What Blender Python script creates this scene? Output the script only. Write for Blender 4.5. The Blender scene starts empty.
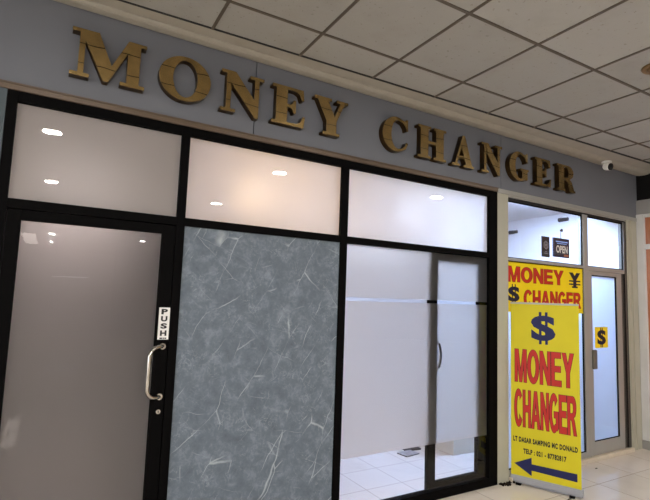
import bpy, bmesh, math, random
from mathutils import Vector, Matrix
random.seed(7)
scn = bpy.context.scene
COL = scn.collection
PI = math.pi

# ------------------------------------------------------------------ materials
def lin(c):
    return tuple((x/255/12.92) if x/255 <= .04045 else ((x/255+.055)/1.055)**2.4 for x in c)

def rgb(c): return (*lin(c), 1.0)

class NT:
    def __init__(s, name):
        s.m = bpy.data.materials.new(name); s.m.use_nodes = True
        s.t = s.m.node_tree; s.t.nodes.clear()
        s.out = s.t.nodes.new('ShaderNodeOutputMaterial')
    def n(s, kind, **kw):
        nd = s.t.nodes.new('ShaderNode'+kind)
        for k, v in kw.items():
            if k.startswith('i_'):
                nd.inputs[k[2:].replace('_', ' ')].default_value = v
            else: setattr(nd, k, v)
        return nd
    def l(s, a, b): s.t.links.new(a, b)
    def math(s, op, a, b=None, clamp=False):
        nd = s.n('Math', operation=op); nd.use_clamp = clamp
        for i, v in enumerate((a, b)):
            if v is None: continue
            if hasattr(v, 'links'): s.l(v, nd.inputs[i])
            else: nd.inputs[i].default_value = v
        return nd.outputs[0]
    def mix(s, fac, a, b):
        nd = s.n('Mix', data_type='RGBA')
        for idx, v in ((0, fac), (6, a), (7, b)):
            if hasattr(v, 'links'): s.l(v, nd.inputs[idx])
            else: nd.inputs[idx].default_value = v
        return nd.outputs[2]
    def pos(s):
        return s.n('TexCoord').outputs['Object']
    def noise(s, scale, detail=3, rough=.5, vec=None, dist=0):
        nd = s.n('TexNoise'); nd.inputs['Scale'].default_value = scale
        nd.inputs['Detail'].default_value = detail; nd.inputs['Roughness'].default_value = rough
        nd.inputs['Distortion'].default_value = dist
        s.l(vec if vec is not None else s.pos(), nd.inputs['Vector'])
        return nd
    def ramp(s, fac, stops):
        nd = s.n('ValToRGB'); e = nd.color_ramp.elements
        while len(e) < len(stops): e.new(.5)
        for el, (p, c) in zip(e, stops): el.position = p; el.color = c if len(c) == 4 else (*c, 1)
        s.l(fac, nd.inputs[0]); return nd.outputs[0]
    def principled(s, base=None, rough=.5, metal=0, spec=.5):
        p = s.n('BsdfPrincipled')
        if base is not None:
            if hasattr(base, 'links'): s.l(base, p.inputs['Base Color'])
            else: p.inputs['Base Color'].default_value = base
        if hasattr(rough, 'links'): s.l(rough, p.inputs['Roughness'])
        else: p.inputs['Roughness'].default_value = rough
        p.inputs['Metallic'].default_value = metal
        p.inputs['Specular IOR Level'].default_value = spec
        return p
    def done(s, shader, bump=None):
        s.l(shader, s.out.inputs[0]); return s.m
    def grid(s, sx, sy, x0, y0, w):
        """1 on the joint lines of a rectangular tiling, plus the per-tile random value"""
        sep = s.n('SeparateXYZ'); s.l(s.pos(), sep.inputs[0])
        d = []; cells = []
        for ax, sz, o in ((0, sx, x0), (1, sy, y0)):
            a = s.math('DIVIDE', s.math('SUBTRACT', sep.outputs[ax], o), sz)
            cells.append(s.math('FLOOR', a))
            f = s.math('FRACT', a)
            e = s.math('MINIMUM', f, s.math('SUBTRACT', 1.0, f))
            d.append(s.math('MULTIPLY', e, sz))
        m = s.math('LESS_THAN', s.math('MINIMUM', d[0], d[1]), w/2)
        cmb = s.n('CombineXYZ'); s.l(cells[0], cmb.inputs[0]); s.l(cells[1], cmb.inputs[1])
        wn = s.n('TexWhiteNoise', noise_dimensions='3D'); s.l(cmb.outputs[0], wn.inputs[0])
        return m, wn.outputs[0]

def plain(name, c, rough=.5, metal=0, spec=.5, var=.08, scale=9):
    k = NT(name)
    ns = k.noise(scale, 4)
    a = lin(c); dark = tuple(x*(1-var) for x in a); lite = tuple(min(1, x*(1+var)) for x in a)
    col = k.ramp(ns.outputs[0], [(.3, dark), (.7, lite)])
    return k.done(k.principled(col, rough, metal, spec).outputs[0])

def emit(name, c, strength):
    k = NT(name); e = k.n('Emission'); e.inputs[0].default_value = rgb(c); e.inputs[1].default_value = strength
    return k.done(e.outputs[0])

def glass_mat(name, tint=(1, 1, 1), refl=.95):
    k = NT(name)
    tr = k.n('BsdfTransparent'); tr.inputs[0].default_value = (*tint, 1)
    gl = k.n('BsdfGlossy'); gl.inputs['Roughness'].default_value = .012
    fr = k.n('Fresnel'); fr.inputs[0].default_value = 1.5
    geo = k.n('NewGeometry')
    f = k.math('MULTIPLY', k.math('MULTIPLY', fr.outputs[0], refl), k.math('SUBTRACT', 1.0, geo.outputs['Backfacing']), True)
    mx = k.n('MixShader'); k.l(f, mx.inputs[0]); k.l(tr.outputs[0], mx.inputs[1]); k.l(gl.outputs[0], mx.inputs[2])
    return k.done(mx.outputs[0])

def film_mat(name, c, w_diff, w_trans, rough=.8, ior=1.3, tint=(235, 235, 235)):
    """frosted film: part diffuse, part translucent, the rest blurred view through"""
    k = NT(name)
    ns = k.noise(3, 2)
    a = lin(c)
    col = k.ramp(ns.outputs[0], [(.3, tuple(x*.97 for x in a)), (.7, tuple(min(1, x*1.03) for x in a))])
    df = k.n('BsdfDiffuse'); k.l(col, df.inputs[0])
    tl = k.n('BsdfTranslucent'); k.l(col, tl.inputs[0])
    rf = k.n('BsdfRefraction'); rf.inputs['Color'].default_value = rgb(tint)
    rf.inputs['Roughness'].default_value = rough; rf.inputs['IOR'].default_value = ior; rf.distribution = 'BECKMANN'
    m1 = k.n('MixShader'); m1.inputs[0].default_value = w_trans/(w_diff+w_trans)
    k.l(df.outputs[0], m1.inputs[1]); k.l(tl.outputs[0], m1.inputs[2])
    m2 = k.n('MixShader'); m2.inputs[0].default_value = 1-(w_diff+w_trans)
    k.l(m1.outputs[0], m2.inputs[1]); k.l(rf.outputs[0], m2.inputs[2])
    return k.done(m2.outputs[0])

def marble_mat():
    k = NT('grey_marble_laminate')
    p = k.pos()
    rep = p
    big = k.noise(9, 6, .62, rep, .5)
    fine = k.noise(34, 5, .65, rep, .8)
    mixf = k.math('ADD', k.math('MULTIPLY', big.outputs[0], .6), k.math('MULTIPLY', fine.outputs[0], .4))
    base = k.ramp(mixf, [(.32, lin((86, 95, 104))), (.5, lin((102, 111, 120))), (.68, lin((130, 139, 147)))])
    wob = k.n('TexNoise'); wob.inputs['Scale'].default_value = 5; wob.inputs['Detail'].default_value = 4
    k.l(p, wob.inputs['Vector'])
    off = k.n('VectorMath', operation='MULTIPLY_ADD'); k.l(wob.outputs['Color'], off.inputs[0])
    off.inputs[1].default_value = (.07, .07, .07); k.l(p, off.inputs[2])
    def veins(rot, sc, stretch, seed, lo, thick, msc):
        mp = k.n('Mapping'); mp.vector_type = 'POINT'
        mp.inputs['Rotation'].default_value = (0, rot, 0)
        mp.inputs['Location'].default_value = (seed, 0, seed*1.3); k.l(off.outputs[0], mp.inputs[0])
        m2 = k.n('Mapping'); m2.inputs['Scale'].default_value = (sc, .01, sc/stretch); k.l(mp.outputs[0], m2.inputs[0])
        vo = k.n('TexVoronoi', feature='DISTANCE_TO_EDGE'); vo.inputs['Scale'].default_value = 1
        k.l(m2.outputs[0], vo.inputs['Vector'])
        line = k.math('SUBTRACT', 1.0, k.math('DIVIDE', vo.outputs['Distance'], thick), True)
        ml = k.n('Mapping'); ml.inputs['Location'].default_value = (seed*2.1, 0, seed); k.l(p, ml.inputs[0])
        msk = k.noise(msc, 2, .5, ml.outputs[0])
        return k.math('MULTIPLY', line, k.math('MULTIPLY', k.math('SUBTRACT', msk.outputs[0], lo), 7.0, True))
    def curls():
        nz = k.noise(13, 4, .6, p, 1.2)
        a_ = k.math('ABSOLUTE', k.math('SUBTRACT', nz.outputs[0], .5))
        ln = k.math('SUBTRACT', 1.0, k.math('DIVIDE', a_, .018), True)
        mk = k.noise(7, 2, .5, p)
        return k.math('MULTIPLY', ln, k.math('MULTIPLY', k.math('SUBTRACT', mk.outputs[0], .48), 8.0, True))
    v1 = veins(-.50, 5.5, 3.6, 3.1, .47, .013, 5)
    v2 = veins(1.15, 6.5, 3.0, 8.4, .51, .013, 5)
    v3 = curls()
    c = k.mix(k.math('MULTIPLY', v3, .42), base, rgb((165, 174, 178)))
    c = k.mix(k.math('MULTIPLY', v2, .42), c, rgb((182, 190, 193)))
    c = k.mix(k.math('MULTIPLY', v1, .58), c, rgb((196, 204, 206)))
    return k.done(k.principled(c, .55, 0, .3).outputs[0])

def ceiling_mat():
    k = NT('mineral_ceiling_tile')
    m, r = k.grid(.612, .645, 1.375, -.505, .004)
    sp = k.noise(30, 4, .7)
    st = k.noise(2.2, 5, .6)
    base = k.mix(r, rgb((160, 158, 152)), rgb((172, 170, 164)))
    base = k.mix(k.math('MULTIPLY', k.math('SUBTRACT', st.outputs[0], .52), 1.6, True), base, rgb((142, 137, 127)))
    spot = k.math('GREATER_THAN', sp.outputs[0], .64)
    base = k.mix(k.math('MULTIPLY', spot, .45), base, rgb((118, 109, 96)))
    return k.done(k.principled(base, .9, 0, .2).outputs[0])

def tile_mat(name, s, x0, y0, a, b, grout, rough, spec=.5, w=.005):
    k = NT(name)
    m, r = k.grid(s, s, x0, y0, w)
    st = k.noise(2.6, 6, .6)
    base = k.mix(r, rgb(a), rgb(b))
    base = k.mix(k.math('MULTIPLY', k.math('SUBTRACT', st.outputs[0], .5), 1.2, True), base, rgb(tuple(x*.86 for x in a)))
    c = k.mix(m, base, rgb(grout))
    rr = k.math('ADD', k.math('MULTIPLY', m, .5), rough)
    return k.done(k.principled(c, rr, 0, spec).outputs[0])

def gold_mat(name, c, rough, seams=True):
    k = NT(name)
    sep = k.n('SeparateXYZ'); k.l(k.pos(), sep.inputs[0])
    ns = k.noise(14, 4)
    col = k.ramp(ns.outputs[0], [(.3, tuple(x*.85 for x in lin(c))), (.7, tuple(min(1, x*1.12) for x in lin(c)))])
    if seams:
        w = k.noise(5, 1)
        z = k.math('ADD', sep.outputs[1], k.math('MULTIPLY', k.math('SUBTRACT', w.outputs[0], .5), .05))
        f = None
        for zz in (.197, .076):
            t = k.math('LESS_THAN', k.math('ABSOLUTE', k.math('SUBTRACT', z, zz)), .0028)
            f = t if f is None else k.math('MAXIMUM', f, t)
        col = k.mix(f, col, rgb((40, 28, 14)))
    return k.done(k.principled(col, rough, .85, .5).outputs[0])

def wood_mat(name, a, b):
    k = NT(name)
    mp = k.n('Mapping'); mp.inputs['Scale'].default_value = (6, 6, .8); k.l(k.pos(), mp.inputs[0])
    ns = k.noise(5, 5, .6, mp.outputs[0], .5)
    return k.done(k.principled(k.ramp(ns.outputs[0], [(.3, lin(a)), (.7, lin(b))]), .5).outputs[0])

M = dict(
    black=plain('black_powder_coat', (8, 7, 7), .6, 0, .04),
    fascia=plain('grey_composite_panel', (110, 112, 118), .5, 0, .3, .03, 2),
    seam=plain('dark_joint', (26, 25, 26), .8),
    fasciatrim=plain('bronze_trim', (98, 82, 66), .4, .2, .5, .1, 6),
    cornice=plain('cream_cornice_paint', (168, 162, 150), .6, 0, .4, .06, 7),
    tbar=plain('brown_grid_bar', (92, 84, 74), .6, 0, .3),
    ceiling=ceiling_mat(),
    floor=tile_mat('cream_polished_tile', .60, 5.14, -.40, (206, 196, 180), (214, 204, 190), (120, 106, 90), .045, .5, .006),
    ifloor=tile_mat('white_interior_tile', .39, 2.49, .42, (204, 196, 190), (210, 203, 197), (150, 140, 132), .18, .5, .008),
    beige=plain('beige_column_paint', (172, 168, 150), .5, 0, .4, .05, 3),
    greywall=plain('blue_grey_wall_paint', (82, 91, 95), .7, 0, .3, .05, 3),
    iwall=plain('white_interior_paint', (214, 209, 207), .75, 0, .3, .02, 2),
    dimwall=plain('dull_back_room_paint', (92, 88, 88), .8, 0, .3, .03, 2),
    hallwall=plain('dark_hall_wall', (92, 88, 86), .6, 0, .4, .1, 1.5),
    marble=marble_mat(),
    glass=glass_mat('clear_glass'),
    film_dim=film_mat('frosted_film_dim', (226, 217, 211), .34, .58, .8),
    film_door=film_mat('frosted_film_door', (226, 217, 213), .10, .10, .7, 1.35),
    film_lit=film_mat('frosted_film_lit', (238, 233, 228), .08, .88, .9, 1.4, (250, 250, 250)),
    film_low=film_mat('frosted_film_low', (236, 230, 224), .05, .05, .85, 1.5, (250, 245, 237)),
    film_cool=film_mat('frosted_film_cool', (224, 234, 246), .05, .62, .75, 1.3, (222, 236, 250)),
    alu=plain('satin_aluminium', (164, 162, 154), .38, .3, .5, .02, 5),
    steel=plain('polished_steel', (205, 200, 192), .16, 1, .5, .03, 8),
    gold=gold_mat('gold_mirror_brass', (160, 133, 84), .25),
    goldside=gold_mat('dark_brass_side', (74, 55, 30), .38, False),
    yellow=plain('yellow_banner_vinyl', (206, 191, 16), .55, 0, .4, .04, 4),
    yellow2=plain('yellow_sign_vinyl', (236, 206, 14), .4, 0, .4, .04, 4),
    red=plain('red_print', (184, 34, 22), .5, 0, .4, .04),
    redoutline=plain('maroon_print', (92, 12, 10), .5, 0, .4, .04),
    navy=plain('navy_print', (15, 21, 76), .5, 0, .4, .05),
    navydark=plain('dark_navy_print', (16, 16, 44), .5, 0, .4, .05),
    ink=plain('black_print', (18, 16, 16), .5, 0, .4, .05),
    white=plain('white_plastic', (226, 224, 218), .4, 0, .5, .03),
    whiteframe=plain('white_frame_paint', (206, 204, 200), .45, 0, .4, .04, 5),
    lintel=plain('grey_lintel_paint', (150, 146, 142), .6, 0, .3, .05, 4),
    void=plain('black_bulkhead', (16, 14, 13), .8, 0, .2),
    board=wood_mat('orange_brown_board', (158, 98, 68), (182, 120, 86)),
    stone=plain('cream_threshold_stone', (206, 194, 172), .35, 0, .4, .08, 9),
    lens=emit('downlight_glow', (252, 250, 250), 500),
    warm=emit('warm_lamp_glow', (255, 214, 162), 66),
    cool=emit('cool_lamp_glow', (220, 232, 255), 38),
    panel=emit('cool_panel_glow', (172, 202, 255), 125),
    panelwarm=emit('neutral_panel_glow', (255, 236, 226), 9),
    dimpanel=emit('dim_panel_glow', (255, 240, 230), 9),
    fillglow=emit('added_fill_glow', (255, 238, 234), 34),
    basegrey=plain('grey_anodised_base', (150, 150, 153), .5, 0, .4, .03),
    handlegrey=plain('dark_grey_handle', (62, 62, 64), .4, .3),
    aludark=plain('bronze_aluminium', (112, 107, 98), .42, .3, .5, .02, 5),
    panelmid=emit('soft_cool_panel_glow', (218, 230, 255), 9),
    signglow=emit('blue_lit_sign', (150, 180, 235), .9),
    tube=emit('tube_glow', (240, 245, 255), 6),
    dirt=plain('black_grime', (34, 28, 22), .95, 0, .1, .3, 60),
    brown=plain('amber_fitting', (122, 98, 60), .35, .4, .5, .15, 20),
    paper=plain('pale_paper', (150, 147, 150), .7, 0, .2, .2, 30),
    darkpaper=plain('dark_paper', (58, 50, 48), .6, 0, .2, .4, 40),
)

# ------------------------------------------------------------------ mesh helpers
class MB:
    def __init__(s): s.b = bmesh.new(); s.mi = 0
    def _tag(s, faces):
        for f in faces: f.material_index = s.mi
    def box(s, x0, x1, y0, y1, z0, z1, bev=0):
        r = bmesh.ops.create_cube(s.b, size=1)
        vs = r['verts']
        for v in vs:
            v.co = Vector(((x0+x1)/2+v.co.x*(x1-x0), (y0+y1)/2+v.co.y*(y1-y0), (z0+z1)/2+v.co.z*(z1-z0)))
        fs = set(f for v in vs for f in v.link_faces); s._tag(fs)
        if bev > 0:
            es = list(set(e for v in vs for e in v.link_edges))
            bmesh.ops.bevel(s.b, geom=es, offset=bev, segments=2, affect='EDGES', profile=.6)
        return s
    def cyl(s, c, axis, r0, r1, h, seg=28, cap=True):
        axis = Vector(axis).normalized()
        rot = axis.to_track_quat('Z', 'Y').to_matrix().to_4x4()
        m = Matrix.Translation(Vector(c)) @ rot @ Matrix.Translation((0, 0, h/2))
        r = bmesh.ops.create_cone(s.b, cap_ends=cap, segments=seg, radius1=r0, radius2=r1, depth=h, matrix=m)
        fs = set(f for v in r['verts'] for f in v.link_faces); s._tag(fs)
        for f in fs: f.smooth = len(f.verts) == 4
        return s
    def sphere(s, c, r, sc=(1, 1, 1), u=24, v=14):
        q = bmesh.ops.create_uvsphere(s.b, u_segments=u, v_segments=v, radius=r,
                                      matrix=Matrix.Translation(Vector(c)) @ Matrix.Diagonal((*sc, 1)))
        fs = set(f for w in q['verts'] for f in w.link_faces); s._tag(fs)
        for f in fs: f.smooth = True
        return s
    def tube(s, pts, r, seg=12):
        pts = [Vector(p) for p in pts]; rings = []
        up = Vector((0, 0, 1))
        for i, p in enumerate(pts):
            t = (pts[min(i+1, len(pts)-1)]-pts[max(i-1, 0)]).normalized()
            a = t.cross(up if abs(t.z) < .9 else Vector((1, 0, 0))).normalized()
            if rings and a.dot(pa) < 0: a = -a
            pa = a
            b = t.cross(a)
            rings.append([s.b.verts.new(p+(a*math.cos(2*PI*k/seg)+b*math.sin(2*PI*k/seg))*r) for k in range(seg)])
        for q, w in zip(rings, rings[1:]):
            # pick the offset that keeps the tube from twisting
            off = min(range(seg), key=lambda o: (q[0].co-w[o].co).length)
            for k in range(seg):
                f = s.b.faces.new((q[k], q[(k+1) % seg], w[(k+1+off) % seg], w[(k+off) % seg])); f.smooth = True; f.material_index = s.mi
        for rr in (rings[0], rings[-1]):
            f = s.b.faces.new(rr); f.material_index = s.mi
        bmesh.ops.recalc_face_normals(s.b, faces=s.b.faces[:])
        return s
    def prism(s, prof, a, b, fn):
        """profile points swept from a to b; fn(profile_point, t) gives the 3-D point"""
        A = [s.b.verts.new(fn(p, a)) for p in prof]; B = [s.b.verts.new(fn(p, b)) for p in prof]
        n = len(prof)
        fs = [s.b.faces.new((A[i], A[(i+1) % n], B[(i+1) % n], B[i])) for i in range(n)]
        fs += [s.b.faces.new(A), s.b.faces.new(B[::-1])]
        s._tag(fs); bmesh.ops.recalc_face_normals(s.b, faces=s.b.faces[:])
        return s
    def quad(s, pts):
        f = s.b.faces.new([s.b.verts.new(p) for p in pts]); f.material_index = s.mi
        return s
    def build(s, name, mats, parent=None, loc=None):
        me = bpy.data.meshes.new(name); s.b.to_mesh(me); s.b.free()
        for m in (mats if isinstance(mats, (list, tuple)) else [mats]): me.materials.append(m)
        o = bpy.data.objects.new(name, me); COL.objects.link(o)
        if loc: o.location = loc
        if parent is not None: o.parent = parent
        return o

def tag(o, label=None, cat=None, group=None, kind=None):
    if label: o['label'] = label
    if cat: o['category'] = cat
    if group: o['group'] = group
    if kind: o['kind'] = kind
    return o

def thing(name, loc, label, cat, group=None, rz=0, kind=None):
    o = bpy.data.objects.new(name, None); COL.objects.link(o)
    o.empty_display_size = .1
    o.location = loc; o.rotation_euler = (0, 0, rz)
    return tag(o, label, cat, group, kind)

def S(o, label, cat): return tag(o, label, cat, None, 'structure')

def curve_mesh(cu):
    o = bpy.data.objects.new('tmp', cu); COL.objects.link(o)
    bpy.context.view_layer.update()
    me = bpy.data.meshes.new_from_object(o.evaluated_get(bpy.context.evaluated_depsgraph_get()))
    bpy.data.objects.remove(o)
    return me

def text_bm(txt, bold=.0, extrude=.0, spacing=1.0):
    cu = bpy.data.curves.new('txt', 'FONT'); cu.body = txt; cu.size = 1; cu.offset = bold
    cu.extrude = extrude; cu.space_character = spacing; cu.resolution_u = 4
    me = curve_mesh(cu); b = bmesh.new(); b.from_mesh(me); bpy.data.meshes.remove(me)
    return b

def bounds(b):
    xs = [v.co.x for v in b.verts]; ys = [v.co.y for v in b.verts]
    return min(xs), max(xs), min(ys), max(ys)

def lettering(layers, box, name, mats, parent, place=None):
    """layers: list of (text, bold, lift, material index); all fitted by the first layer's box = (x0, x1, z0, z1)
    in the parent's local frame where the sheet is the x-z plane and -y is its front."""
    out = bmesh.new(); fit = None
    for txt, bold, lift, mi, sp in layers:
        b = text_bm(txt, bold, .0, sp)
        bb = bounds(b)
        if fit is None:
            fit = bb
        x0, x1, y0, y1 = fit
        sx = (box[1]-box[0])/(x1-x0); sz = (box[3]-box[2])/(y1-y0)
        for v in b.verts:
            X = box[0]+(v.co.x-x0)*sx; Z = box[2]+(v.co.y-y0)*sz
            v.co = Vector((X, -lift, Z))
        for f in b.faces: f.material_index = mi
        tmp = bpy.data.meshes.new('t'); b.to_mesh(tmp); b.free(); out.from_mesh(tmp); bpy.data.meshes.remove(tmp)
    me = bpy.data.meshes.new(name); out.to_mesh(me); out.free()
    for m in mats: me.materials.append(m)
    o = bpy.data.objects.new(name, me); COL.objects.link(o); o.parent = parent
    if place: o.location = place
    return o

# ------------------------------------------------------------------ setting: floors, ceiling, walls
CZ = 3.297                       # corridor ceiling height
def flat(name, x0, x1, y0, y1, z, th, mat):
    return MB().box(x0, x1, y0, y1, z-th, z).build(name, mat)
S(flat('floor', -9, 15, -22, 0.0, 0, .1, M['floor']), 'cream polished tile floor of the corridor in front of the shop', 'floor')
S(flat('floor_interior', -.5, 6.2, 0.0, 3.4, 0, .1, M['ifloor']), 'white tiled floor inside the shop, seen below the frosted film', 'floor')

ang = math.radians(-.94)
c = MB().box(-9, 15, -22, -.12, 0, .06).build('ceiling', M['ceiling'])
c.location = (0, 0, CZ); c.rotation_euler = (0, 0, ang)
S(c, 'suspended ceiling of stained cream mineral tiles in a brown grid', 'ceiling')
g = MB()
k = -17
while 1.375+.612*k < 14.8:
    x = 1.375+.612*k
    if x > -8.9: g.box(x-.0095, x+.0095, -21.9, -.13, -.005, .002)
    k += 1
for j in range(34):
    y = -.505-.645*j
    if y > -21.9: g.box(-8.9, 14.9, y-.0095, y+.0095, -.0055, .0015)
tag(g.build('ceiling_grid', M['tbar'], c), 'brown metal grid bars between the tiles')

# cornice between ceiling and fascia
def cor(p, x):
    yo = -.185-.0265*(x-1.0)
    return Vector((x, yo*p[0], p[1]))
prof = [(0, 3.272), (.12, 3.262), (.30, 3.258), (.42, 3.262), (.50, 3.272), (.54, 3.281), (.60, 3.285), (.92, 3.289), (1.0, 3.291), (1.0, 3.36), (0, 3.36)]
cm = MB(); cm.prism([(a, b, 0) for a, b in prof], -9.0, 6.2, cor)
S(cm.build('trim_1', M['cornice']), 'cream painted cornice running along the top of the sign fascia', 'cornice')
g = MB(); g.prism([(1.0, 3.2935, 0), (1.09, 3.2935, 0), (1.09, 3.31, 0), (1.0, 3.31, 0)], -9.0, 6.2, cor)
S(g.build('trim_2', M['seam']), 'dark shadow gap between the cornice and the ceiling tiles', 'trim')

# fascia (sign board wall)
fm = MB()
for a, b in ((-9, 1.136), (1.142, 3.689), (3.695, 6.19)):
    fm.box(a, b, 0, .05, 2.733, 3.30)
fm.mi = 1; fm.box(-9, 6.19, .012, .06, 2.74, 3.30)
S(fm.build('wall_front', [M['fascia'], M['seam']]), 'grey composite sign fascia above the shopfront carrying the gold letters', 'wall')
t = MB().box(-9, 3.645, -.008, .06, 2.697, 2.733, .004).box(-9, 3.645, -.014, 0, 2.727, 2.737, .002)
S(t.build('trim_3', M['fasciatrim']), 'bronze edge strip along the bottom of the fascia above the black frames', 'trim')
t = MB().box(3.645, 6.19, -.010, .06, 2.690, 2.733, .004)
S(t.build('trim_4', M['alu']), 'aluminium edge strip along the fascia bottom above the aluminium windows', 'trim')

S(MB().box(-9, -.279, .0, .25, 0, 2.70).build('wall_left', M['greywall']), 'blue grey wall pier left of the black shopfront frame', 'wall')
S(MB().box(3.645, 3.797, -.001, .16, 0, 2.695, .004).build('trim_5', M['beige']), 'beige column between the black shopfront and the yellow banner', 'column')
S(MB().box(5.915, 6.15, .0, .20, 0, 2.695, .004).box(6.14, 6.31, .002, .20, 0, 3.3).box(5.935, 5.95, -.012, .01, 0, 2.69).box(6.02, 6.035, -.012, .01, 0, 2.69)
  .build('trim_6', M['beige']), 'beige column at the right end of the shopfront beside the aluminium door', 'column')
S(MB().box(-.279, 5.92, .07, .30, 2.735, 3.4).build('wall_lintel', M['iwall']), 'wall above the shopfront hidden behind the fascia', 'wall')

# interior shell
S(MB().box(-.5, 6.1, 3.4, 3.5, 0, 3.3).build('wall_back', M['iwall']), 'white back wall inside the shop', 'wall')
S(MB().box(5.895, 6.0, .205, 3.4, 0, 3.3).box(5.895, 5.914, .062, .206, 0, 2.86).build('wall_right', M['iwall']), 'white right hand wall inside the shop', 'wall')
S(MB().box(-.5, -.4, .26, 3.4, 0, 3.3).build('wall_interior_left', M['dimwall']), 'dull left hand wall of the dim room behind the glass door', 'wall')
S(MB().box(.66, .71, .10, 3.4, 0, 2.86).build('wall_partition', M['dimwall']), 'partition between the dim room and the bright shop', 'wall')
S(MB().box(-.5, 6.0, .31, 3.4, 2.86, 2.95).build('ceiling_interior', M['iwall']), 'white plaster ceiling inside the shop', 'ceiling')

# far side of the hall, seen only in the reflections
S(MB().box(15, 15.2, -22, 0, 0, 3.4).build('wall_hall_block', M['hallwall']), 'dark wall added at the hall end far to the right to block light, seen only as a reflection', 'wall')  # wall added to block background light from the right and its haze in the glass
S(MB().box(-9, 15, -22.2, -22, 0, 3.4).build('wall_hall', M['hallwall']), 'dark far wall of the hall seen as a reflection in the glass', 'wall')
for i, (x, y, w) in enumerate(((-2.4, -9.0, .6), (2.0, -15.0, .6), (6.6, -10.5, .6))):
    S(MB().box(x, x+w, y-w, y, 0, 3.29, .02).build('trim_%d' % (7+i), M['hallwall']),
      'square hall column seen as a dark reflection in the glass', 'column').__setitem__('group', 'hall columns')

# right-hand neighbour shop, a side wall running towards the camera at x = 6.16
S(MB().box(6.19, 6.30, -1.7, -.0, 2.955, 3.30).build('wall_bulkhead', M['void']), 'black bulkhead above the neighbouring shop at the right edge', 'wall')
S(MB().box(6.165, 6.30, -1.7, .0, 2.775, 2.952, .003).build('trim_10', M['lintel']), 'grey lintel over the neighbouring shop window at the right edge', 'lintel')
w = thing('window_1', (6.2, -.8, 0), 'white framed window filled with orange brown board at the right edge', 'window', kind='structure')
def child(o, p):
    o.parent = p; o.matrix_parent_inverse = Matrix.Translation(-Vector(p.location)); return o
f = MB()
f.box(6.155, 6.24, -.085, .0, .10, 2.775, .004).box(6.165, 6.22, -1.7, -1.62, .10, 2.775, .004)
f.box(6.16, 6.23, -1.62, -.085, 2.345, 2.405, .004).box(6.165, 6.23, -1.62, -.085, .10, .15, .004).box(6.165, 6.23, -1.62, -.085, 2.735, 2.775, .004)
child(f.build('window_frame', M['whiteframe']), w)
for z0, z1 in ((.15, 2.345), (2.405, 2.735)):
    child(MB().box(6.195, 6.22, -1.62, -.085, z0, z1).build('board', M['board']), w)
S(MB().box(6.15, 6.30, -1.7, -.0, 0, .095, .004).build('baseboard_right', M['lintel']), 'grey kerb under the neighbouring shop window at the right edge', 'kerb')

# ------------------------------------------------------------------ black shopfront frame
FY0, FY1 = 0.0, .07
fr = MB()
for a, b in ((-.277, -.229), (.662, .714), (1.884, 1.945), (3.534, 3.643)):
    fr.box(a, b, FY0, FY1, 0, 2.697, .002)
segs = ((-.229, .662), (.714, 1.884), (1.945, 3.534))
for a, b in segs:
    fr.box(a, b, FY0+.001, FY1, 2.640, 2.697, .002)
    fr.box(a, b, FY0+.001, FY1, 2.052, 2.104, .002)
for a, b in segs[1:]:
    fr.box(a, b, FY0+.001, FY1, 0, .071, .002)
S(fr.build('trim_11', M['black']), 'black metal shopfront frame of posts and transoms', 'frame')

def pane(root, x0, x1, z0, z1, film, ins=.008, y=.022):
    child(MB().box(x0-ins, x1+ins, y, y+.008, z0-ins, z1+ins).build('glass_pane', M['glass']), root)
    for (a, b) in (film[1] if film else ()):
        a = max(a, z0-ins); b = min(b, z1+ins)
        yy = y+.010
        child(MB().quad([(x0-ins, yy, a), (x1+ins, yy, a), (x1+ins, yy, b), (x0-ins, yy, b)]).build('frosted_film', film[0]), root)

w = thing('window_2', (.22, .02, 2.104), 'dim frosted window above the left glass door', 'window', kind='structure')
pane(w, -.229, .662, 2.104, 2.640, (M['film_dim'], [(0, 9)]))
w = thing('window_3', (1.3, .02, 2.104), 'frosted window with warm glow above the grey marble panel', 'window', kind='structure')
pane(w, .714, 1.884, 2.104, 2.640, (M['film_lit'], [(0, 9)]))
w = thing('window_4', (2.74, .02, 2.104), 'frosted window with cool white glow, rightmost upper pane in the black frame', 'window', kind='structure')
pane(w, 1.945, 3.534, 2.104, 2.640, (M['film_lit'], [(0, 9)]))
w = thing('window_5', (2.74, .02, .071), 'tall frosted window with clear strip and clear bottom right of the grey marble panel', 'window', kind='structure')
pane(w, 1.945, 3.534, .071, 2.052, (M['film_low'], [(.440, 1.612), (1.640, 9)]))

w = S(MB().box(.705, 1.892, .014, .05, .062, 2.060).build('wall_panel', M['marble']), 'grey marble effect panel filling the middle bay', 'panel')

# left glass door
d = thing('door_1', (.22, 0, 0), 'dim frosted glass door in a black frame with steel pull handle', 'door', kind='structure')
LY0, LY1 = .004, .048
def part(mb, name, mat, root, label=None):
    o = child(mb.build(name, mat), root)
    if label: o['label'] = label
    return o
part(MB().box(-.226, -.158, LY0, LY1, .012, 2.046, .003), 'stile', M['black'], d)
part(MB().box(.580, .658, LY0, LY1, .012, 2.046, .003), 'stile', M['black'], d)
part(MB().box(-.158, .580, LY0, LY1, 1.992, 2.046, .003), 'rail', M['black'], d)
part(MB().box(-.158, .580, LY0, LY1, .012, .11, .003), 'rail', M['black'], d)
pane(d, -.158, .580, .11, 1.992, (M['film_door'], [(0, 9)]))
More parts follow.
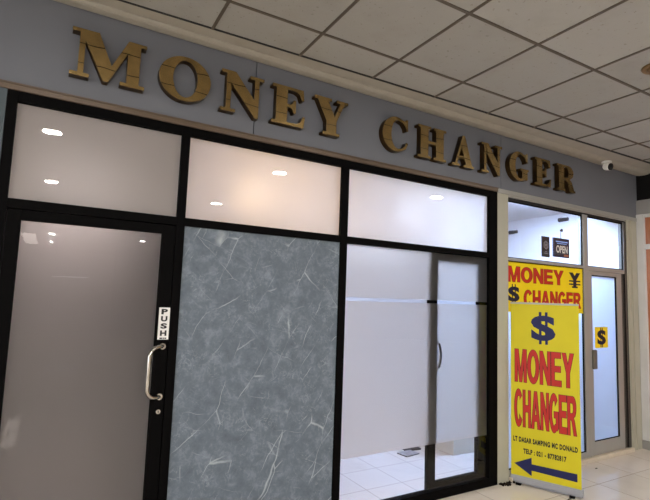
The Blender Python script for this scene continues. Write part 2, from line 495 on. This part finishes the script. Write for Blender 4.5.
# D handle: two roses, two curved arms, one grip leaning over the glass
def dhandle(za, zb, xa, xg, yg, n=8):
    pts = [(xa, .004, za), (xa-.004, -.012, za)]
    ctrl = [((xa-.004, -.012, za), (xa-.02, yg, za), (xg, yg, za-.05)), None]
    def bez(a, b, c, t): return tuple((1-t)**2*p+2*t*(1-t)*q+t*t*r for p, q, r in zip(a, b, c))
    P = [(xa, .006, za), (xa-.01, -.01, za)]
    P += [bez((xa-.01, -.01, za), (xg+.012, yg, za+.004), (xg, yg, za-.05), i/n) for i in range(1, n+1)]
    P += [bez((xg, yg, zb+.05), (xg+.012, yg, zb-.004), (xa-.01, -.01, zb), i/n) for i in range(0, n+1)]
    P += [(xa, .006, zb)]
    return P
h = MB(); h.tube(dhandle(1.300, 1.000, .628, .545, -.055), .0115)
hd = part(h, 'pull_handle', M['steel'], d, 'bent steel pull handle')
h = MB()
for z in (1.300, 1.000): h.cyl((.628, .004, z), (0, -1, 0), .019, .019, .006)
part(h, 'handle_rose', M['steel'], d)
h = MB(); h.cyl((.628, .004, .912), (0, -1, 0), .015, .013, .006); h.mi = 1; h.box(.626, .630, -.0035, -.001, .905, .919)
part(h, 'lock_cylinder', [M['steel'], M['ink']], d, 'round key lock')

# PUSH sticker
st = MB().box(-.0325, .0325, .0005, .0025, -.097, .097).build('push_sticker', M['white'])
st.location = (.626, .001, 1.438)
tag(st, 'white sticker reading PUSH stacked down the black door stile above the handle', 'sticker')
for i, ch in enumerate('PUSH'):
    zc = .072-i*.0435
    lettering([(ch, .05, .0006, 0, 1)], (-.019, .019, zc-.0165, zc+.0165), 'lettering', [M['ink']], st)
MB().box(-.02, -.004, .0, .0008, -.0935, -.0855).box(-.001, .006, .0, .0008, -.0935, -.0855).box(.009, .02, .0, .0008, -.0935, -.0855).build('small_print', M['ink'], st)

# inner door behind the frosted pane
d2 = thing('door_2', (3.2, .1, 0), 'black framed glass door standing behind the frosted pane with bow handle', 'door', kind='structure')
IY0, IY1 = .062, .102
sc = 1.034
x0, x1 = 2.855, 3.535
part(MB().box(x0, x0+.085, IY0, IY1, .012, 2.055, .003), 'stile', M['black'], d2)
part(MB().box(x1-.085, x1, IY0, IY1, .012, 2.055, .003), 'stile', M['black'], d2)
part(MB().box(x0+.085, x1-.085, IY0, IY1, 1.985, 2.055, .003), 'rail', M['black'], d2)
part(MB().box(x0+.085, x1-.085, IY0, IY1, .012, .115, .003), 'rail', M['black'], d2)
child(MB().box(x0+.08, x1-.08, .078, .086, .11, 1.99).build('glass_pane', M['glass']), d2)
child(MB().quad([(x0+.08, .088, .44), (x1-.08, .088, .44), (x1-.08, .088, 1.99), (x0+.08, .088, 1.99)]).build('frosted_film', M['film_cool']), d2)
h = MB(); P = []
for i in range(13):
    t_ = i/12; P.append((x0+.070+.038*math.sin(PI*t_), .062-.026*min(1, math.sin(PI*t_)*2), 1.305-.275*t_))
h.tube(P, .012); part(h, 'pull_handle', M['handlegrey'], d2)

# ------------------------------------------------------------------ aluminium shopfront
AY0, AY1 = .0, .06
al = MB()
al.box(3.797, 5.915, AY0+.001, AY1, 2.670, 2.692, .002)            # head
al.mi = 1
al.box(3.797, 5.915, .012, AY1, 2.640, 2.670)  # black strip stands in for the shade below the head
for xx in (5.868, 5.892, 5.908): al.box(xx, xx+.007, -.0015, .01, .05, 2.66)
al.box(5.858, 5.862, -.002, .01, .05, 2.03)
al.mi = 0
al.box(5.040, 5.128, AY0, AY1, .04, 2.65, .002)                    # mullion
al.mi = 2; al.box(5.860, 5.915, AY0, AY1, .04, 2.65, .002); al.mi = 0   # right jamb
al.box(3.797, 5.040, AY0+.001, AY1, 2.048, 2.076, .002)            # transoms
al.box(5.128, 5.860, AY0+.001, AY1, 2.030, 2.076, .002)
al.box(3.797, 5.040, AY0+.001, AY1, .04, .10, .002)
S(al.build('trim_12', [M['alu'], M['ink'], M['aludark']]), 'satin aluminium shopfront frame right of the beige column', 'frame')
S(MB().box(3.797, 5.93, -.03, .08, 0, .042, .006).build('trim_13', M['stone']), 'cream stone threshold under the aluminium door', 'threshold')
def gasket(root, x0, x1, z0, z1):
    m = MB()
    for a, b, c_, e in ((x0, x0+.012, z0, z1), (x1-.012, x1, z0, z1), (x0, x1, z1-.012, z1), (x0, x1, z0, z0+.008)):
        m.box(a, b, .012, .022, c_, e)
    child(m.build('gasket', M['black']), root)
w = thing('window_6', (4.4, .02, 2.076), 'bright clear aluminium window above the yellow money changer sign', 'window', kind='structure')
pane(w, 3.797, 5.040, 2.076, 2.640, None); gasket(w, 3.797, 5.040, 2.076, 2.640)
w = thing('window_7', (5.5, .02, 2.076), 'bright clear aluminium window above the aluminium door', 'window', kind='structure')
pane(w, 5.128, 5.860, 2.076, 2.640, None); gasket(w, 5.128, 5.860, 2.076, 2.640)
w = thing('window_8', (4.4, .02, .1), 'frosted aluminium window behind the standing yellow banner', 'window', kind='structure')
pane(w, 3.797, 5.040, .10, 2.048, (M['film_cool'], [(0, 9)])); gasket(w, 3.797, 5.040, .10, 2.048)
d3 = thing('door_3', (5.5, .02, .04), 'frosted glass door in an aluminium frame with a dollar sticker', 'door', kind='structure')
part(MB().box(5.131, 5.196, .004, .05, .046, 2.026, .003), 'stile', M['alu'], d3)
part(MB().box(5.700, 5.800, .004, .05, .046, 2.026, .003), 'stile', M['alu'], d3)
part(MB().box(5.803, 5.857, .010, .05, .046, 2.026, .003), 'hinge_post', M['aludark'], d3)
part(MB().box(5.798, 5.806, .003, .02, .046, 2.026).box(5.835, 5.843, .006, .02, .046, 2.026), 'gasket', M['ink'], d3)
part(MB().box(5.196, 5.700, .004, .05, 1.985, 2.026, .003), 'rail', M['alu'], d3)
part(MB().box(5.196, 5.700, .004, .05, .046, .185, .003), 'rail', M['alu'], d3)
pane(d3, 5.196, 5.700, .185, 1.985, (M['film_cool'], [(0, 9)]))
gasket(d3, 5.196, 5.700, .185, 1.985)
part(MB().box(5.166, 5.236, -.022, .006, .955, 1.165, .014), 'pull_handle', M['aludark'], d3, 'grey plate pull handle')

# ------------------------------------------------------------------ gold letters
def arc(cx, cy, rx, ry, a0, a1, n=20):
    return [(cx+rx*math.cos(math.radians(a0+(a1-a0)*i/n)), cy+ry*math.sin(math.radians(a0+(a1-a0)*i/n))) for i in range(n+1)]
T = .10                                   # serif thickness (of cap height)
# outlines in units: y 0..1 cap height, x 0..1 letter width
GL = {
 'M': [[(0, 0), (.25, 0), (.25, .075), (.175, .075), (.175, .76), (.43, 0), (.50, 0), (.745, .74), (.745, .075), (.66, .075), (.66, 0), (1, 0), (1, .075), (.92, .075), (.92, .925), (1, .925), (1, 1), (.745, 1), (.535, .36), (.345, 1), (0, 1), (0, .925), (.10, .925), (.10, .075), (0, .075)]],
 'O': [arc(.5, .5, .5, .515, 0, 360, 48)[:-1], arc(.5, .5, .235, .43, 360, 0, 40)[:-1]],
 'N': [[(0, 0), (.34, 0), (.34, .075), (.225, .075), (.225, .70), (.80, -.03), (.885, -.03), (.885, .925), (1, .925), (1, 1), (.66, 1), (.66, .925), (.775, .925), (.775, .42), (.32, 1), (0, 1), (0, .925), (.12, .925), (.12, .075), (0, .075)]],
 'E': [[(0, 0), (.96, 0), (1, .30), (.93, .30), (.86, .14), (.74, .075), (.45, .075), (.45, .47), (.55, .47), (.62, .42), (.64, .34), (.71, .34), (.71, .68), (.64, .68), (.62, .60), (.55, .55), (.45, .55), (.45, .925), (.70, .925), (.82, .87), (.89, .72), (.96, .72), (.93, 1), (0, 1), (0, .925), (.12, .925), (.12, .075), (0, .075)]],
 'Y': [[(.25, 0), (.76, 0), (.76, .075), (.66, .075), (.66, .40), (.89, .925), (1, .925), (1, 1), (.65, 1), (.65, .925), (.77, .925), (.60, .52), (.40, .925), (.50, .925), (.50, 1), (0, 1), (0, .925), (.08, .925), (.36, .38), (.36, .075), (.25, .075)]],
 'C': [[(.985, 1), (.92, 1), (.87, .945)] + arc(.53, .5, .53, .515, 62, 298, 36) + [(.90, .10), (1, .28), (.93, .31)] + [(.86, .19), (.76, .10)] + arc(.60, .5, .27, .43, 290, 70, 26) + [(.80, .88), (.90, .76), (.925, .66), (.985, .66)]],
 'H': [[(0, 0), (.45, 0), (.45, .075), (.36, .075), (.36, .465), (.64, .465), (.64, .075), (.55, .075), (.55, 0), (1, 0), (1, .075), (.91, .075), (.91, .925), (1, .925), (1, 1), (.55, 1), (.55, .925), (.64, .925), (.64, .555), (.36, .555), (.36, .925), (.45, .925), (.45, 1), (0, 1), (0, .925), (.09, .925), (.09, .075), (0, .075)]],
 'A': [[(0, 0), (.33, 0), (.33, .075), (.22, .075), (.285, .26), (.56, .26), (.63, .075), (.53, .075), (.53, 0), (1, 0), (1, .075), (.92, .075), (.58, 1.02), (.47, 1.02), (.125, .075), (0, .075)], [(.315, .345), (.425, .66), (.53, .345)]],
 'G': [[(.945, 1), (.88, 1), (.83, .945)] + arc(.50, .5, .50, .515, 63, 290, 36) + [(.78, .06), (.86, .03), (.94, .06), (.94, .36), (1, .36), (1, .435), (.56, .435), (.56, .36), (.66, .36), (.66, .14)] + arc(.55, .5, .25, .43, 292, 72, 26) + [(.76, .88), (.86, .76), (.885, .66), (.945, .66)]],
 'R': [[(0, 0), (.45, 0), (.45, .075), (.37, .075), (.37, .44), (.46, .44), (.56, .36), (.70, 0), (1, 0), (1, .075), (.93, .075), (.80, .38), (.70, .475)] + arc(.60, .74, .30, .26, -62, 90, 18) + [(0, 1), (0, .925), (.10, .925), (.10, .075), (0, .075)], [(.37, .52), (.37, .925), (.52, .925)] + arc(.50, .7225, .13, .2025, 80, -80, 14) + [(.46, .52)]],
}
def letter_mesh(ch, w, h, depth, grow=0.0):
    cu = bpy.data.curves.new('L', 'CURVE'); cu.dimensions = '2D'; cu.fill_mode = 'BOTH'
    cu.extrude = depth/2; cu.offset = grow
    for poly in GL[ch]:
        sp = cu.splines.new('POLY'); sp.points.add(len(poly)-1); sp.use_cyclic_u = True
        for q, (x, y) in zip(sp.points, poly): q.co = (x*w, y*h, 0, 1)
    return curve_mesh(cu)
LET = [('M', 0, .402, 'first and largest letter of the word MONEY'), ('O', .482, .807, 'second letter of MONEY'),
       ('N', .877, 1.180, 'third letter of MONEY on the panel seam'), ('E', 1.245, 1.507, 'fourth letter of MONEY'),
       ('Y', 1.585, 1.876, 'last letter of MONEY'), ('C', 2.238, 2.505, 'first letter of CHANGER'),
       ('H', 2.612, 2.936, 'second letter of CHANGER'), ('A', 3.010, 3.282, 'third letter of CHANGER'),
       ('N', 3.385, 3.668, 'fourth letter of CHANGER'), ('G', 3.775, 4.062, 'fifth letter of CHANGER'),
       ('E', 4.160, 4.425, 'sixth letter of CHANGER'), ('R', 4.528, 4.845, 'last letter of CHANGER, at the right end')]
LET = [(c_, a-.024 if a > 2 else a, b-.026 if a > 2 else b, w_) for c_, a, b, w_ in LET]
for ch, a, b, where in LET:
    root = thing('sign_letter', (a, -.002, 2.842), 'raised gold serif letter %s, %s on grey fascia' % (ch, where), 'letter', 'gold letters of the fascia sign')
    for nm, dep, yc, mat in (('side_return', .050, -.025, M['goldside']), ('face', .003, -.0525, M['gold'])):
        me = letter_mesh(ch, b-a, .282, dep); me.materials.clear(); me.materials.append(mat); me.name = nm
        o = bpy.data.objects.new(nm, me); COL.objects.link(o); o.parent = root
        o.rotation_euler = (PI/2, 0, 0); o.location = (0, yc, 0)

# ------------------------------------------------------------------ yellow window sign
ws = thing('window_sign', (3.80, .012, 1.555), 'wide yellow sign with red lettering and yen symbol on the aluminium window', 'sign')
MB().box(.0, 1.238, 0, .004, 0, .490).build('sign_sheet', M['yellow2'], ws)
OUT = [M['redoutline'], M['red'], M['navydark']]
BLK = {
 'M': (1.18, [[(0, 0), (.22, 0), (.22, .66), (.40, 0), (.60, 0), (.78, .66), (.78, 0), (1, 0), (1, 1), (.70, 1), (.5, .30), (.30, 1), (0, 1)]]),
 'O': (1.14, [arc(.5, .5, .5, .515, 0, 360, 40)[:-1], arc(.5, .5, .235, .34, 360, 0, 36)[:-1]]),
 'N': (1.0, [[(0, 0), (.26, 0), (.26, .60), (.73, 0), (1, 0), (1, 1), (.74, 1), (.74, .40), (.27, 1), (0, 1)]]),
 'E': (.92, [[(0, 0), (1, 0), (1, .17), (.31, .17), (.31, .42), (.93, .42), (.93, .59), (.31, .59), (.31, .83), (.97, .83), (.97, 1), (0, 1)]]),
 'Y': (1.06, [[(.36, 0), (.64, 0), (.64, .42), (1, 1), (.69, 1), (.5, .64), (.31, 1), (0, 1), (.36, .42)]]),
 'C': (1.05, [arc(.52, .5, .52, .515, 38, 322, 40) + [(.66, .30)] + arc(.52, .5, .235, .34, 302, 58, 30) + [(.66, .70)]]),
 'H': (1.0, [[(0, 0), (.28, 0), (.28, .41), (.72, .41), (.72, 0), (1, 0), (1, 1), (.72, 1), (.72, .59), (.28, .59), (.28, 1), (0, 1)]]),
 'A': (1.12, [[(0, 0), (.27, 0), (.33, .20), (.67, .20), (.73, 0), (1, 0), (.64, 1), (.36, 1)], [(.385, .365), (.5, .76), (.615, .365)]]),
 'G': (1.1, [arc(.5, .5, .5, .515, 42, 300, 40) + [(.88, .05), (1, .13), (1, .54), (.52, .54), (.52, .375), (.745, .375), (.745, .22)] + arc(.5, .5, .245, .34, 300, 55, 30) + [(.66, .72)]]),
 'R': (1.06, [[(0, 0), (.27, 0), (.27, .40), (.40, .40), (.50, .35), (.70, 0), (1, 0), (.76, .38), (.66, .455)] + arc(.62, .72, .34, .28, -55, 90, 18) + [(0, 1)], [(.27, .56), (.27, .83), (.55, .83)] + arc(.55, .695, .125, .135, 80, -80, 12) + [(.55, .56)]]),
}
def red_line(txt, box, parent, gap=.10, outline=.0042):
    tot = sum(BLK[c_][0] for c_ in txt)+gap*(len(txt)-1)
    sx = (box[1]-box[0])/tot; sz = box[3]-box[2]
    out = bmesh.new(); x = box[0]
    for c_ in txt:
        w_, polys = BLK[c_]
        for grow, lift, mi in ((0, .0014, 1), (outline, .0007, 0)):
            cu = bpy.data.curves.new('L', 'CURVE'); cu.dimensions = '2D'; cu.fill_mode = 'FRONT'; cu.offset = grow
            for poly in polys:
                sp = cu.splines.new('POLY'); sp.points.add(len(poly)-1); sp.use_cyclic_u = True
                for q, (px, py) in zip(sp.points, poly): q.co = (x+px*w_*sx, box[2]+py*sz, 0, 1)
            me = curve_mesh(cu); b = bmesh.new(); b.from_mesh(me); bpy.data.meshes.remove(me)
            for v in b.verts: v.co = Vector((v.co.x, -lift, v.co.y))
            for f in b.faces: f.material_index = mi
            t_ = bpy.data.meshes.new('t'); b.to_mesh(t_); b.free(); out.from_mesh(t_); bpy.data.meshes.remove(t_)
        x += (w_+gap)*sx
    me = bpy.data.meshes.new('lettering'); out.to_mesh(me); out.free()
    for m_ in OUT: me.materials.append(m_)
    o = bpy.data.objects.new('lettering', me); COL.objects.link(o); o.parent = parent
    return o
Z0 = 1.555
tag(red_line('MONEY', (.0, .885, 1.848-Z0, 1.996-Z0), ws), 'red word MONEY')
tag(red_line('CHANGER', (.24, 1.19, 1.61-Z0, 1.772-Z0), ws), 'red word CHANGER')
def currency(base, box, bars, mats, name, parent, lift=.001, bold=.05):
    """a letter with struck bars; bars = list of (x0,x1,z0,z1) in the unit box"""
    o = lettering([(base, bold, lift, 0, 1)], box, name, mats, parent)
    b = bmesh.new(); b.from_mesh(o.data)
    for q in bars:
        X = [box[0]+(box[1]-box[0])*v for v in q[:2]]; Z = [box[2]+(box[3]-box[2])*v for v in q[2:]]
        vs = [b.verts.new((x, -lift*1.1, z)) for x, z in ((X[0], Z[0]), (X[1], Z[0]), (X[1], Z[1]), (X[0], Z[1]))]
        b.faces.new(vs)
    b.to_mesh(o.data); b.free(); return o
tag(currency('Y', (.985, 1.19, 1.835-Z0, 1.99-Z0), [(0, 1, .36, .46), (0, 1, .14, .24), (.24, .76, -.06, .05)], [M['navydark']], 'yen_symbol', ws, .001, .08), 'navy yen symbol')
tag(currency('S', (.005, .175, 1.655-Z0, 1.80-Z0), [(.33, .42, -.15, 1.16), (.58, .67, -.15, 1.16)], [M['navydark']], 'dollar_symbol', ws), 'navy dollar symbol')

# dollar sticker on the aluminium door
ds = MB().box(-.125, .125, 0, .003, -.115, .115).build('dollar_sticker', M['yellow2'])
ds.location = (5.385, .017, 1.294)
tag(ds, 'small yellow sticker with a dark dollar symbol on the aluminium glass door', 'sticker')
currency('S', (-.085, .085, -.08, .08), [(.36, .45, -.18, 1.18), (.55, .64, -.18, 1.18)], [M['navydark']], 'dollar_symbol', ds)

# signs hanging inside the clear window
YI = .036
k_ = lambda v: v*(3+YI)/3
e = thing('open_sign', (4.952, YI, 2.085), 'square navy sign reading OPEN hanging in the clear aluminium window', 'sign')
# build boards
e.location = (4.57, YI, 2.145)
MB().box(0, .27, 0, .02, 0, .205, .004).build('board', M['navydark'], e)
lettering([('OPEN', .03, .001, 0, 1)], (.035, .235, .045, .125), 'lettering', [M['white']], e)
MB().box(.03, .24, -.001, 0, .160, .172).box(.05, .22, -.001, 0, .142, .150).build('lit_line', M['signglow'], e)
MB().box(.17, .25, -.001, 0, .012, .034).build('orange_patch', M['board'], e)
h = MB(); h.tube([(.135, .01, .205), (.135, .01, .29)], .003); h.cyl((.135, -.004, .292), (0, 1, 0), .017, .01, .018)
h.build('suction_hook', M['darkpaper'], e)
e = thing('emblem_sign', (4.37, YI, 2.130), 'small black upright sign with pale round emblem left of the OPEN sign', 'sign')
MB().box(0, .125, 0, .01, 0, .215, .003).build('board', M['ink'], e)
h = MB()
import itertools
def ring(m, cx, cz, r, w, y=-.001, n=6, a0=30):
    for i in range(n):
        q = [(cx+rr*math.cos(math.radians(a0+360/n*j)), y, cz+rr*math.sin(math.radians(a0+360/n*j))) for rr, j in ((r, i), (r, i+1), (r-w, i+1), (r-w, i))]
        m.quad(q)
ring(h, .0625, .125, .046, .008); h.build('emblem_ring', M['paper'], e)
h = MB(); ring(h, .0625, .125, .030, .007); h.build('emblem_ring', M['paper'], e)
h = MB(); ring(h, .0625, .125, .014, .012); h.build('emblem_star', M['paper'], e)
MB().box(.035, .09, -.001, 0, .035, .043).build('printed_line', M['paper'], e)
MB().box(.045, .08, -.001, 0, .052, .058).build('printed_line', M['paper'], e)

# ------------------------------------------------------------------ standing banner
P0 = Vector((3.823, -.005, 0)); P1 = Vector((4.060, -.530, 0)); u = (P1-P0).normalized(); BW = (P1-P0).length
rz = math.atan2(u.y, u.x)
bn = thing('banner_stand', P0, 'tall standing yellow roll-up banner with dollar sign and blue arrow beside the beige column', 'banner', None, rz)
prof = [(-.045, .012), (-.052, .03), (-.046, .058), (-.028, .074), (.02, .074), (.045, .055), (.05, .02), (.045, .012)]
m = MB(); m.prism(prof, -.004, BW+.012, lambda p, x: Vector((x, p[0]*.55+.012, p[1]))); m.build('base', M['basegrey'], bn)
for x in (.07, BW-.07):
    f = MB(); f.box(x-.022, x+.022, -.045, .075, 0, .012, .003); f.build('foot', M['black'], bn)
m = MB(); m.tube([(BW*.5, .030, .06), (BW*.5, .030, 1.655)], .010); m.build('pole', M['alu'], bn)
MB().box(-.002, BW+.002, -.008, .008, 1.635, 1.652, .003).build('top_rail', M['alu'], bn)
sh = MB().box(0, BW, -.001, .001, .066, 1.640).build('banner_sheet', M['yellow'], bn)
LY = -.001
def ltag(o, l): o.location.y = LY; return tag(o, l)
ltag(currency('S', (.180, .388, 1.305, 1.535), [(.33, .44, -.14, 1.14), (.58, .69, -.14, 1.14)], [M['navy']], 'dollar_symbol', sh, .001, .045), 'navy dollar symbol')
ltag(red_line('MONEY', (.037, .530, .914, 1.212), sh, .10), 'red word MONEY')
ltag(red_line('CHANGER', (.032, .545, .512, .843), sh, .10), 'red word CHANGER')
ltag(lettering([('LT DASAR SAMPING MC DONALD', .055, .001, 0, 1.16)], (.020, .552, .372, .420), 'lettering', [M['ink']], sh), 'black address line')
ltag(lettering([('TELP : 021 - 87782817', .055, .001, 0, 1.16)], (.107, .462, .275, .322), 'lettering', [M['ink']], sh), 'black telephone line')
a = MB(); f = a.b.faces.new([a.b.verts.new((x, -.001, z)) for x, z in ((.027, .176), (.178, .092), (.178, .140), (.545, .128), (.545, .196), (.178, .196), (.178, .252))])
ltag(a.build('arrow', M['navy'], sh), 'navy arrow pointing left')

# ------------------------------------------------------------------ security camera, ceiling fitting, small things
cc = thing('security_camera', (5.30, -.13, 3.268), 'small white turret security camera with black lens under the cornice', 'camera')
m = MB(); m.cyl((0, 0, -.004), (0, 0, -1), .052, .050, .024); m.build('mount', M['white'], cc)
m = MB(); m.sphere((0, 0, -.062), .043); m.cyl((0, 0, -.062), (-.12, -.95, -.25), .042, .042, .045); m.build('body', M['white'], cc)
dv = Vector((-.12, -.95, -.25)).normalized()
m = MB(); m.cyl(Vector((0, 0, -.062))+dv*.040, dv, .0405, .039, .010); m.sphere(Vector((0, 0, -.062))+dv*.048, .022); m.build('lens', M['ink'], cc)

cf = thing('ceiling_fitting', (3.50, -1.46, CZ), 'round amber brown fitting in the ceiling at the right edge', 'ceiling fitting')
m = MB(); m.cyl((0, 0, 0), (0, 0, -1), .095, .088, .012); m.build('rim', M['brown'], cf)
m = MB(); m.cyl((0, 0, -.008), (0, 0, -1), .070, .052, .012); m.build('cover', M['brown'], cf)

def downlight(x, y, first=None):
    root = thing('recessed_downlight', (x, y, CZ), 'round white recessed downlight in the hall ceiling, seen reflected in the glass', 'downlight', 'hall ceiling downlights')
    if first is None:
        m = MB(); m.cyl((0, 0, .0), (0, 0, -1), .130, .122, .010); m.build('rim', M['white'], root)
        m = MB(); m.cyl((0, 0, -.006), (0, 0, -1), .096, .094, .006); m.build('lens', M['lens'], root)
    else:
        for ch in first.children:
            o = ch.copy(); COL.objects.link(o); o.parent = root
    return root
first = None
for x in (-5.3, -2.7, -.1, 2.58):
    for y in (-2.68, -5.45, -8.2, -10.95, -13.95, -16.95):
        if x > 6 and y > -4: continue
        r = downlight(x+(.08 if y < -10 else 0), y, first)
        first = first or r
downlight(5.25, -2.48, first)
pl = MB().box(-.20, .20, -4.0, 0, -.02, 0).build('ceiling_light_panel', M['dimpanel'])
pl.location = (-.70, -14.4, CZ-.006); tag(pl, 'long pale light panel in the hall ceiling, seen reflected in the left door', 'ceiling light')
tl = MB().box(0, 1.5, 0, .05, 0, .05).build('tube_light', M['tube']); tl.location = (.1, -21.999, 2.1)
tag(tl, 'thin tube light on the far hall wall, seen reflected in the left door', 'tube light')

# lamps inside the shop (seen as glows through the film)
def pendant(x, y, z, mat, label, r=.06):
    root = thing('pendant_lamp', (x, y, 2.86), label, 'lamp')
    m = MB(); m.cyl((0, 0, 0), (0, 0, -1), .04, .04, .02); m.tube([(0, 0, -.02), (0, 0, z-2.86+r*.9)], .005); m.build('cord', M['white'], root)
    m = MB(); m.sphere((0, 0, z-2.86), r); m.build('globe', mat, root)
pendant(1.42, .78, 2.44, M['warm'], 'warm lamp glowing behind the frosted window above the marble panel')
pendant(2.96, .58, 2.49, M['cool'], 'cool white lamp glowing behind the rightmost upper frosted window')
n = 0
for x, y, w_, d_, mt_ in ((1.7, 1.9, .6, 1.2, 'panelwarm'), (3.2, 1.9, .6, 1.2, 'panelmid'), (4.62, .47, 1.4, .25, 'panel')):
    o = MB().box(-w_/2, w_/2, -d_/2, d_/2, -.03, 0, .004).build('ceiling_light_panel', [M[mt_]])
    o.location = (x, y, 2.86)
    tag(o, 'cool white light panel on the shop ceiling behind the glass', 'ceiling light', 'shop ceiling light panels')

o = MB().box(-.25, .25, -.12, .12, -.03, 0, .004).build('ceiling_light_panel', [M['fillglow']]); o.location = (.2, 2.95, 2.86)  # added fill light, out of view, grades the frosted door from behind
tag(o, 'weak fill panel added unseen on the ceiling of the dim room behind the left glass door', 'ceiling light')
# counter, floor clutter, wall spots
ct = thing('service_counter', (4.86, .85, 0), 'white service counter inside the shop, its foot seen behind the glass door', 'counter')
MB().box(-1.0, .95, -.10, .40, .0, .95, .004).build('body', M['white'], ct)
MB().box(-1.03, .99, -.13, .43, .95, .985, .004).build('countertop', M['whiteframe'], ct)
o = MB().box(-.10, .10, -.07, .07, 0, .012, .003).build('magazine', M['paper']); o.location = (3.45, 1.00, 0); o.rotation_euler = (0, 0, .15)
tag(o, 'pale leaflet lying flat on the shop floor behind the glass', 'leaflet')
o = MB().box(-.10, .10, -.07, .07, 0, .014, .003).build('magazine', M['darkpaper']); o.location = (3.585, 1.13, 0); o.rotation_euler = (0, 0, -.1)
tag(o, 'dark leaflet lying beside the pale one on the shop floor', 'leaflet')
for q, lab in (((5.9, 1.55, 2.70), 'small dark spotlight on the shop wall, left one in the clear window'), ((5.9, .76, 2.79), 'small dark spotlight on the shop wall, right one in the clear window')):
    r = thing('wall_spotlight', q, lab, 'spotlight', 'wall spotlights')
    m = MB(); m.cyl((0, 0, 0), (-1, 0, 0), .035, .035, .02); m.build('mount', M['white'], r)
    m = MB(); m.cyl((-.02, -.06, -.01), (0, 1, 0), .022, .03, .13); m.build('head', M['darkpaper'], r)
o = MB().box(-.05, .05, -.02, .02, -.05, .05, .006).build('wall_box', M['ink']); o.location = (2.33+1.9*.78*.55, 3.38, 1.61)
tag(o, 'small black box on the back wall glimpsed through the clear strip', 'box')

# grime at the foot of the column, leaf, wire
m = MB()
for i in range(46):
    t_ = random.random(); x = 3.655+t_*.20+random.uniform(-.01, .01); y = -.012-random.random()**2*.05
    r = random.uniform(.006, .016)*(1.2 if i % 7 == 0 else 1)
    bmesh.ops.create_icosphere(m.b, subdivisions=1, radius=r, matrix=Matrix.Translation((x, y, r*.5)) @ Matrix.Rotation(random.random()*6, 4, 'Z') @ Matrix.Diagonal((1, random.uniform(.5, 1), random.uniform(.5, .9), 1)))
tag(m.build('grime', M['dirt']), 'black clumps of grime along the foot of the beige column', 'dirt', kind='stuff')
m = MB()
pts = [(.045*math.cos(a_), .028*math.sin(a_), .005) for a_ in [i*2*PI/18*.8 for i in range(19)]]
m.tube(pts, .004, 8); o = m.build('wire_loop', M['ink']); o.location = (3.93, -.52, 0); o.rotation_euler = (0, 0, .6)
tag(o, 'black wire loop lying on the tiles in front of the banner base', 'wire')
m = MB(); vs = [m.b.verts.new(q) for q in ((-.025, 0, .003), (0, -.010, .009), (.028, .002, .004), (.004, .012, .008))]
m.b.faces.new(vs); bmesh.ops.solidify(m.b, geom=m.b.faces[:], thickness=.002)
o = m.build('dry_leaf', M['dirt']); o.location = (4.93, -.16, 0)
tag(o, 'tiny dark dry leaf on the tiles in front of the aluminium door', 'leaf')

# ------------------------------------------------------------------ world, camera, view
wd = bpy.data.worlds.new('hall_light'); scn.world = wd; wd.use_nodes = True
bg = wd.node_tree.nodes['Background']; bg.inputs[0].default_value = (.98, .98, 1.0, 1); bg.inputs[1].default_value = 2.7

cam = bpy.data.cameras.new('camera'); co = bpy.data.objects.new('camera', cam); COL.objects.link(co)
cam.sensor_width = 36; cam.sensor_fit = 'HORIZONTAL'; cam.lens = 36*469.1/650; cam.clip_start = .05
R_ = Vector((0.86159404, -0.50632145, 0.03597631)); U_ = Vector((-0.08091843, -0.06703588, 0.99446387)); F_ = Vector((0.50110669, 0.8597353, 0.09872845))
mt = Matrix((R_, U_, -F_)).transposed().to_4x4(); mt.translation = (0, -3, 1.6374)
co.matrix_world = mt
scn.camera = co
vs_ = scn.view_settings; vs_.view_transform = 'Standard'; vs_.look = 'None'; vs_.gamma = 1; vs_.use_curve_mapping = False; vs_.exposure = 0
scn.cycles.max_bounces = 10; scn.cycles.transparent_max_bounces = 16; scn.cycles.transmission_bounces = 8; scn.cycles.diffuse_bounces = 5
scn.cycles.use_denoising = True
scn.cycles.sample_clamp_indirect = 6
